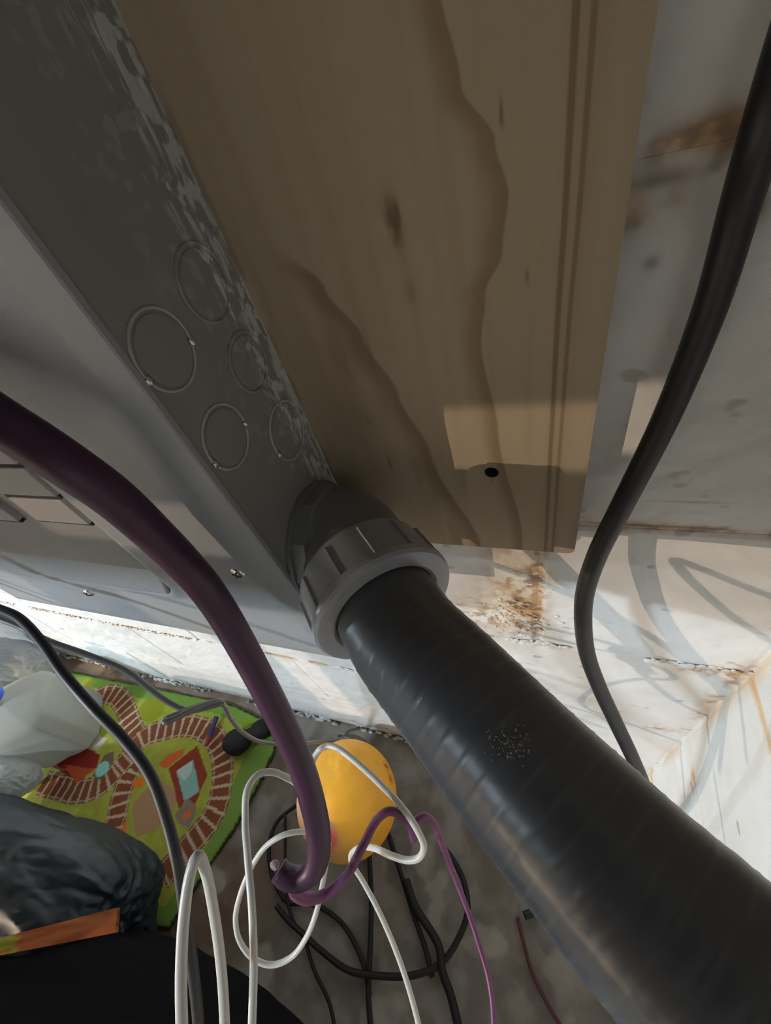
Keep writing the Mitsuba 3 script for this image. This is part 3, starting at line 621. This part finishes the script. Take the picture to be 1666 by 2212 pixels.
# ------------------------------------------------------------------ play mat with printed tracks
def mat_mesh():
    out = sg.Polygon([(-1.46, .150), (-1.25, .158), (-.95, .170), (-.80, .176), (-.745, .172), (-.665, .160), (-.612, .138), (-.598, .105), (-.603, .04), (-.622, -.06), (-.650, -.14), (-.68, -.24), (-1.02, -.32), (-1.46, -.30)]).buffer(.008).buffer(-.002)
    st = .003
    xs = np.arange(-1.47, -.585, st); ys = np.arange(-.33, .19, st)
    X, Y = np.meshgrid(xs, ys, indexing='ij')
    import shapely
    P = shapely.points(X.ravel(), Y.ravel())
    shapely.prepare(out)
    inside = shapely.contains(out, P).reshape(X.shape)
    ed = shapely.distance(out.exterior, P).reshape(X.shape)
    def hexc(r, g, b): return np.array([r, g, b])
    C = np.empty(X.shape + (3,)); C[:] = (.34, .37, .055)
    nz = meshkit.fbm(np.stack([X * 60, Y * 60, 0 * X], -1), 3, 2)
    C *= (1 + .35 * (nz[..., None] - .5))
    C[ed < .034] = (.17, .30, .05)
    C[X > -.665] = (.17, .29, .06)
    def polyf(pts, c, buf=0.0):
        g = sg.Polygon(pts).buffer(0)
        if buf: g = g.buffer(buf)
        shapely.prepare(g)
        C[shapely.contains(g, P).reshape(X.shape)] = c
    def disc(x, y, r, c, ry=None):
        C[((X - x) / r) ** 2 + ((Y - y) / (ry or r)) ** 2 < 1] = c
    disc(-1.011, .117, .042, (.27, .30, .02), .032); disc(-1.297, .134, .026, (.25, .29, .02), .018); disc(-.696, .146, .022, (.20, .30, .03), .014)
    polyf([(-.906, -.093), (-.902, -.064), (-.872, -.024), (-.812, -.031), (-.787, -.05), (-.802, -.1), (-.826, -.123), (-.855, -.137)], (.40, .24, .13))
    def track(pts, w=.028, sleeper=.024):
        p = spline([(a, b, 0) for a, b in pts], .004)[:, :2]
        ls = sg.LineString(p)
        band = ls.buffer(w, cap_style='flat'); shapely.prepare(band)
        m = shapely.contains(band, P).reshape(X.shape)
        idx = np.nonzero(m.ravel())[0]
        if not len(idx): return
        q = P[idx]
        s = shapely.line_locate_point(ls, q); d = shapely.distance(ls, q)
        brown = np.array([.20, .065, .030]); pale = np.array([.50, .40, .28])
        c = np.where(((s % sleeper) < sleeper * .27)[:, None], pale, brown)
        c = np.where(((d > w - .0065) & (d < w - .0035))[:, None], pale * .9, c)
        C.reshape(-1, 3)[idx] = c
    track([(-1.242, .085), (-1.227, .108), (-1.203, .122), (-1.15, .124), (-1.095, .1), (-1.055, .073), (-1.016, .05), (-.985, .028)])
    track([(-.993, .034), (-1.0, -.001), (-1.012, -.044), (-1.034, -.076), (-1.083, -.1), (-1.154, -.108), (-1.22, -.113)])
    track([(-.962, .0), (-.964, -.041), (-.956, -.076), (-.938, -.114), (-.915, -.18), (-.90, -.25)])
    track([(-1.008, -.03), (-.998, .001), (-.993, .034), (-.974, .059), (-.93, .081), (-.877, .102), (-.821, .106), (-.768, .093), (-.73, .065), (-.704, .03), (-.689, -.002), (-.681, -.034), (-.686, -.07), (-.70, -.10), (-.74, -.18)])
    polyf([(-1.257, -.045), (-1.202, -.011), (-1.09, -.016), (-1.076, -.045), (-1.111, -.085), (-1.222, -.075)], (.24, .025, .020))
    polyf([(-1.19, -.062), (-1.10, -.052), (-1.076, -.045), (-1.111, -.09)], (.48, .09, .03))
    polyf([(-1.194, .018), (-1.181, .028), (-1.1, .022), (-1.106, -.009), (-1.20, -.010)], (.50, .47, .36))
    polyf([(-1.074, -.012), (-1.054, .0), (-1.036, -.02), (-1.038, -.052), (-1.051, -.07), (-1.076, -.064)], (.17, .12, .08))
    disc(-1.057, -.043, .020, (.26, .60, .53), .018)
    polyf([(-.81, .067), (-.744, .017), (-.739, -.05), (-.780, -.062), (-.815, -.03), (-.861, .003)], (.25, .045, .022))
    polyf([(-.834, .003), (-.803, .037), (-.744, -.019), (-.771, -.047)], (.25, .46, .44))
    polyf([(-.834, .003), (-.803, .037), (-.790, .010), (-.800, -.01)], (.45, .58, .55))
    polyf([(-.944, -.048), (-.93, -.03), (-.91, -.033), (-.912, -.052), (-.931, -.056)], (.72, .18, .02))
    polyf([(-.895, .005), (-.883, .027), (-.841, .056), (-.839, .037), (-.868, -.001)], (.60, .13, .03))
    polyf([(-.915, -.185), (-.903, -.116), (-.884, -.137), (-.866, -.19)], (.72, .17, .03))
    polyf([(-.761, -.087), (-.729, -.088), (-.727, -.062), (-.733, -.047), (-.769, -.039), (-.779, -.075)], (.24, .19, .14))
    polyf([(-.757, -.066), (-.747, -.055), (-.738, -.066), (-.748, -.084)], (.66, .16, .04))
    C[(ed < .004)] = (.05, .10, .03)
    C *= 1.08 * (.85 + .3 * meshkit.fbm(np.stack([X * 7, Y * 7, 0 * X + 3], -1), 3, 8)[..., None])
    Z = .0085 + .008 * (meshkit.fbm(np.stack([X * 5, Y * 5, 0 * X], -1), 3, 12) - .4) * np.clip((X + 1.0) * 2, .2, 1)
    Z = Z - .007 * np.exp(-ed / .003)
    Z = np.maximum(Z, .004)
    idx = -np.ones(X.shape, int); idx[inside] = np.arange(inside.sum())
    a, b, c_, d_ = idx[:-1, :-1], idx[1:, :-1], idx[1:, 1:], idx[:-1, 1:]
    ok = (a >= 0) & (b >= 0) & (c_ >= 0) & (d_ >= 0)
    f = np.vstack([np.stack([a[ok], b[ok], c_[ok]], 1), np.stack([a[ok], c_[ok], d_[ok]], 1)])
    v = np.stack([X[inside], Y[inside], Z[inside]], 1)
    top = trimesh.Trimesh(v, f, process=False)
    # skirt to the floor: the mat has thickness
    lo = v.copy(); lo[:, 2] -= .0065
    n = len(v)
    e = np.sort(top.edges, axis=1); u_, inv, cnt = np.unique(e, axis=0, return_inverse=True, return_counts=True)
    be = top.edges[cnt[inv.ravel()] == 1]
    f2 = np.vstack([f, f[:, ::-1] + n, np.stack([be[:, 1], be[:, 0], be[:, 0] + n], 1), np.stack([be[:, 1], be[:, 0] + n, be[:, 1] + n], 1)])
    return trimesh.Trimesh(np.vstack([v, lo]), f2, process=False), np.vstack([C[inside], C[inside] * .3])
mm, mc = mat_mesh()
tag(obj('play_mat', mm, 'vertex_print', smooth=True, color=mc), 'green printed play mat with brown railway tracks on the concrete floor', 'play mat')
cr = thing('crayon', 'dark blue crayon lying on the play mat tracks', 'crayon')
obj('barrel', tube([(-.783, .140, .024), (-.7765, .092, .024)], .0062, .004, 12), 'crayon_blue', cr, smooth=40)
obj('tip', tube([(-.7765, .092, .024), (-.7755, .085, .024), (-.774, .071, .023)], [.0060, .0050, .0030], .003, 12), 'crayon_tip', cr, smooth=40)

# a black plug lying across the mat's corner
pl = thing('power_plug', 'black two lobed plug lying on the right corner of the play mat', 'plug')
obj('body', lump((-.687, .098, .032), (.038, .031, .026), 3, .10, 1.5, 4, .35), 'plug_black', pl, smooth=True)
obj('cap', lump((-.635, .139, .030), (.030, .023, .022), 4, .12, 1.5, 4, .5), 'plug_black', pl, smooth=True)
obj('neck', tube([(-.69, .10, .035), (-.66, .118, .034), (-.63, .14, .032)], .016, .004, 14), 'plug_black', pl, smooth=True)

# ------------------------------------------------------------------ things on the left
jug = thing('plastic_jug', 'translucent milky plastic jug standing on the play mat', 'jug')
def jug_mesh():
    hs = [(.012, .88), (.018, .97), (.03, 1.0), (.185, 1.0), (.205, .95), (.225, .75), (.245, .45), (.255, .28), (.275, .26)]
    n = 96
    a = np.arange(n) * 2 * np.pi / n
    def sq(t):      # a square with cut corners
        return np.minimum(1 / np.maximum(np.abs(np.cos(t)), np.abs(np.sin(t))), 1.20 / np.maximum(np.abs(np.cos(t - np.pi / 4)), np.abs(np.cos(t + np.pi / 4))))
    v = []
    for h, s in hs:
        r = .086 * s * (sq(a) * min(1, (1.05 - h / .5)) + (1 - min(1, (1.05 - h / .5))))
        r = r * (1 - .02 * np.cos(8 * a) * (h < .18))
        v.append(np.stack([r * np.cos(a), r * np.sin(a), np.full(n, h)], 1))
    v = np.vstack(v + [np.array([[0, 0, .012]])])
    m = len(hs)
    i, j = np.meshgrid(np.arange(m - 1), np.arange(n), indexing='ij'); k = (j + 1) % n
    q = np.stack([i * n + j, i * n + k, (i + 1) * n + k, (i + 1) * n + j], -1).reshape(-1, 4)
    f = np.vstack([q[:, [0, 1, 2]], q[:, [0, 2, 3]], np.stack([np.arange(n), np.full(n, m * n), (np.arange(n) + 1) % n], 1)[:, [0, 1, 2]]])
    rot = math.radians(38); c, s = math.cos(rot), math.sin(rot)
    v = v @ np.array([[c, s, 0], [-s, c, 0], [0, 0, 1]]) + np.array([-1.228, .020, 0])
    return trimesh.Trimesh(v, f, process=False)
obj('body', jug_mesh(), 'jug_plastic', jug, smooth=35)
tag(obj('cap', lathe([(0, 0), (0, .025), (.003, .0262), (.022, .0255), (.025, .023), (.025, 0)], (-1.228, .020, .266), (0, 0, 1), 40), 'blue_print', jug, smooth=35), 'bright blue cap')
def film_lump(*a, **k): return lump(*a, **k)
tag(obj('clear_bag', film_lump((-1.243, -.122, .100), (.076, .048, .082), 11, .16, 2.2, 5, .3, .22), 'clear_film', smooth=True), 'crumpled clear plastic bag in front of the milky jug', 'plastic bag')
tag(obj('clear_bag', film_lump((-1.52, .135, .10), (.13, .055, .10), 14, .14, 2.2, 5, .1, .22), 'clear_film', smooth=True), 'clear plastic bag behind the jug against the white wall', 'plastic bag')

def carve(m, *others):
    def man(q):
        return m3.Manifold(m3.Mesh(np.asarray(q.vertices, np.float32), np.asarray(q.faces, np.uint32)))
    r = man(m)
    for q in others: r = r - man(q)
    return tm(r)
JACKET = lump((-.63, -.475, .158), (.52, .240, .220), 33, .09, 1.5, 6, .16, .12)
nb = tag(obj('navy_bag', carve(lump((-.965, -.238, .146), (.30, .105, .125), 21, .10, 2.0, 6, .05, .16, .55), JACKET), 'navy_film', smooth=40), 'crumpled dark navy plastic bag on the near edge of the play mat', 'plastic bag')
pk = thing('snack_packet', 'flattened orange and yellow printed packet under the navy bag', 'packet')
PKN = 40
gx, gy = np.meshgrid(np.linspace(0, 1, PKN), np.linspace(0, 1, 14), indexing='ij')
pz = .300 + .008 * meshkit.fbm(np.stack([gx * 5, gy * 3, gx * 0], -1), 3, 2)
pv = np.stack([-.84 + .27 * gx - .015 * gy, -.322 + .118 * gx + .012 * gy + .012 * gx * gy, pz], -1).reshape(-1, 3)
i, j = np.meshgrid(np.arange(PKN - 1), np.arange(13), indexing='ij')
q = np.stack([i * 14 + j, (i + 1) * 14 + j, (i + 1) * 14 + j + 1, i * 14 + j + 1], -1).reshape(-1, 4)
pf = np.vstack([q[:, [0, 1, 2]], q[:, [0, 2, 3]]])
pn = meshkit.fbm(np.stack([gx * 9, gy * 6, gx * 0], -1), 3, 5)[..., None]
pc = np.where(gx[..., None] < .45, np.array([.30, .30, .04]), np.array([.33, .11, .04])) * (1 - (pn > .55)) + (pn > .55) * np.array([.40, .10, .04])
obj('wrapper', cat(trimesh.Trimesh(pv, pf, process=False), trimesh.Trimesh(pv - [0, 0, .006], pf[:, ::-1], process=False)), 'vertex_print', pk, smooth=True, color=np.vstack([pc.reshape(-1, 3)] * 2))
hp_ = tag(obj('black_jacket', JACKET, 'black_cloth', smooth=True), 'heap of black cloth filling the dark bottom left corner', 'jacket')

# ------------------------------------------------------------------ light sources, added fill and added light blockers, outside the frame
tag(obj('wall_front', box(-3.7, .5, -3.52, -3.42, 0, 2.4), 'plain_wall'), 'plain wall at the back of the room behind the camera', kind='structure')
led = thing('ceiling_light', 'slim cool white ceiling light in the room behind the camera', 'ceiling light')
obj('housing', rbox(LED_POS[0] - .20, LED_POS[0] + .20, LED_POS[1] - .08, LED_POS[1] + .08, LED_POS[2] + .004, LED_POS[2] + .05, .006), 'duct_metal', led, smooth=40)
scene[led + '__tube'] = {'type': 'rectangle', 'to_world': T().translate(list(LED_POS)).rotate([1, 0, 0], 180).scale([LED_SIZE[0] / 2, LED_SIZE[1] / 2, 1]), 'emitter': {'type': 'area', 'radiance': {'type': 'rgb', 'value': list(LED_RAD)}}}
duct = thing('air_duct', 'square sheet metal air duct hanging behind the camera', 'duct')  # unseen blocker added to cut the cool light on the wall
obj('trunk', rbox(-1.45, .15, -.62, -.50, 1.408, 1.80, .004), 'duct_metal', duct, smooth=40)
obj('elbow', rbox(-.64, -.16, -.60, -.50, 1.345, 1.412, .004), 'duct_metal', duct, smooth=40)  # step added to shade the far part of the conduit
for x_ in (-1.1, -.7, -.1):
    obj('seam', rbox(x_ - .012, x_ + .012, -.624, -.496, 1.404, 1.804, .002), 'duct_metal', duct, smooth=40)
wl = m3.Manifold.cube((.10, 3.2, 2.3)).translate((WIN2_POS[0] - .12, -2.6, 0)) - m3.Manifold.cube((.5, WIN2_SIZE[0], WIN2_SIZE[1])).translate((WIN2_POS[0] - .3, WIN2_POS[1] - WIN2_SIZE[0] / 2, WIN2_POS[2] - WIN2_SIZE[1] / 2))
tag(obj('wall_left', tm(wl), 'plain_wall'), 'plain wall at the far left end with a small window', kind='structure')
scene['window_1'] = {'type': 'rectangle', 'to_world': T().translate(list(WIN2_POS)).translate([-.06, 0, 0]).rotate([0, 1, 0], 90).rotate([0, 0, 1], 90).scale([WIN2_SIZE[0] / 2, WIN2_SIZE[1] / 2, 1]), 'emitter': {'type': 'area', 'radiance': {'type': 'rgb', 'value': list(WIN2_RAD)}}}  # added light source that puts highlights on the conduit
tag('window_1', 'bright small window in the far left wall', kind='structure')
rack = thing('storage_rack', 'plain timber storage rack standing in the room behind the camera', 'rack')  # unseen blocker, boards placed to shape the warm patches
RY = -1.0
for px_ in (-1.52, .10):
    obj('post', rbox(px_ - (.14 if px_ < -1 else .02), px_ - (.10 if px_ < -1 else -.02), RY - .30, RY - .26, 0, 1.42, .003), 'timber', rack, smooth=40)
    obj('post', rbox(px_ - .02, px_ + .02, RY - .02, RY + .02, 0, 1.42, .003), 'timber', rack, smooth=40)
obj('back_board', rbox(-1.50, .08, RY - .008, RY + .008, 1.124, 1.375, .002), 'timber', rack, smooth=40)
obj('rail', rbox(-1.50, .08, RY - .010, RY + .010, 1.055, 1.093, .002), 'timber', rack, smooth=40)
obj('side_board', rbox(-1.180, .08, RY - .026, RY - .012, 1.06, 1.16, .002), 'timber', rack, smooth=40)
obj('shelf', rbox(-1.67, .12, RY - .30, RY - .012, .04, .06, .003), 'timber', rack, smooth=40)
cab = thing('wall_cabinet', 'plain timber cabinet hanging on the back wall beyond the panel', 'cabinet')  # unseen blocker added to stop the left light reaching high
obj('carcass', rbox(-1.95, -1.55, -.55, WY - .002, .757, 1.45, .004), 'timber', cab, smooth=40)
obj('door', rbox(-1.545, -1.53, -.545, WY - .006, .762, 1.445, .003), 'timber', cab, smooth=40)
bxk = thing('cardboard_box', 'tall brown cardboard box standing on the floor by the far window', 'box')  # unseen blocker added so the right wall fades towards the camera
obj('carton', rbox(-2.30, -2.00, -.86, -.40, .004, .80, .004), 'cardboard', bxk, smooth=40)
obj('tape', rbox(-2.301, -1.999, -.655, -.605, .76, .801, .0005), 'tape', bxk, smooth=40)
lampk = thing('bare_bulb', 'warm bare light bulb behind and left of the camera', 'light bulb')
scene[lampk + '__glass'] = {'type': 'sphere', 'center': list(LAMP_POS), 'radius': LAMP_R, 'emitter': {'type': 'area', 'radiance': {'type': 'rgb', 'value': list(LAMP_RAD)}}}
obj('socket', lathe([(0, .0), (0, .016), (.045, .016), (.05, .010), (.05, 0)], (LAMP_POS[0], LAMP_POS[1], LAMP_POS[2] + .021), (0, 0, 1), 24), 'bulb_base', lampk, smooth=30)
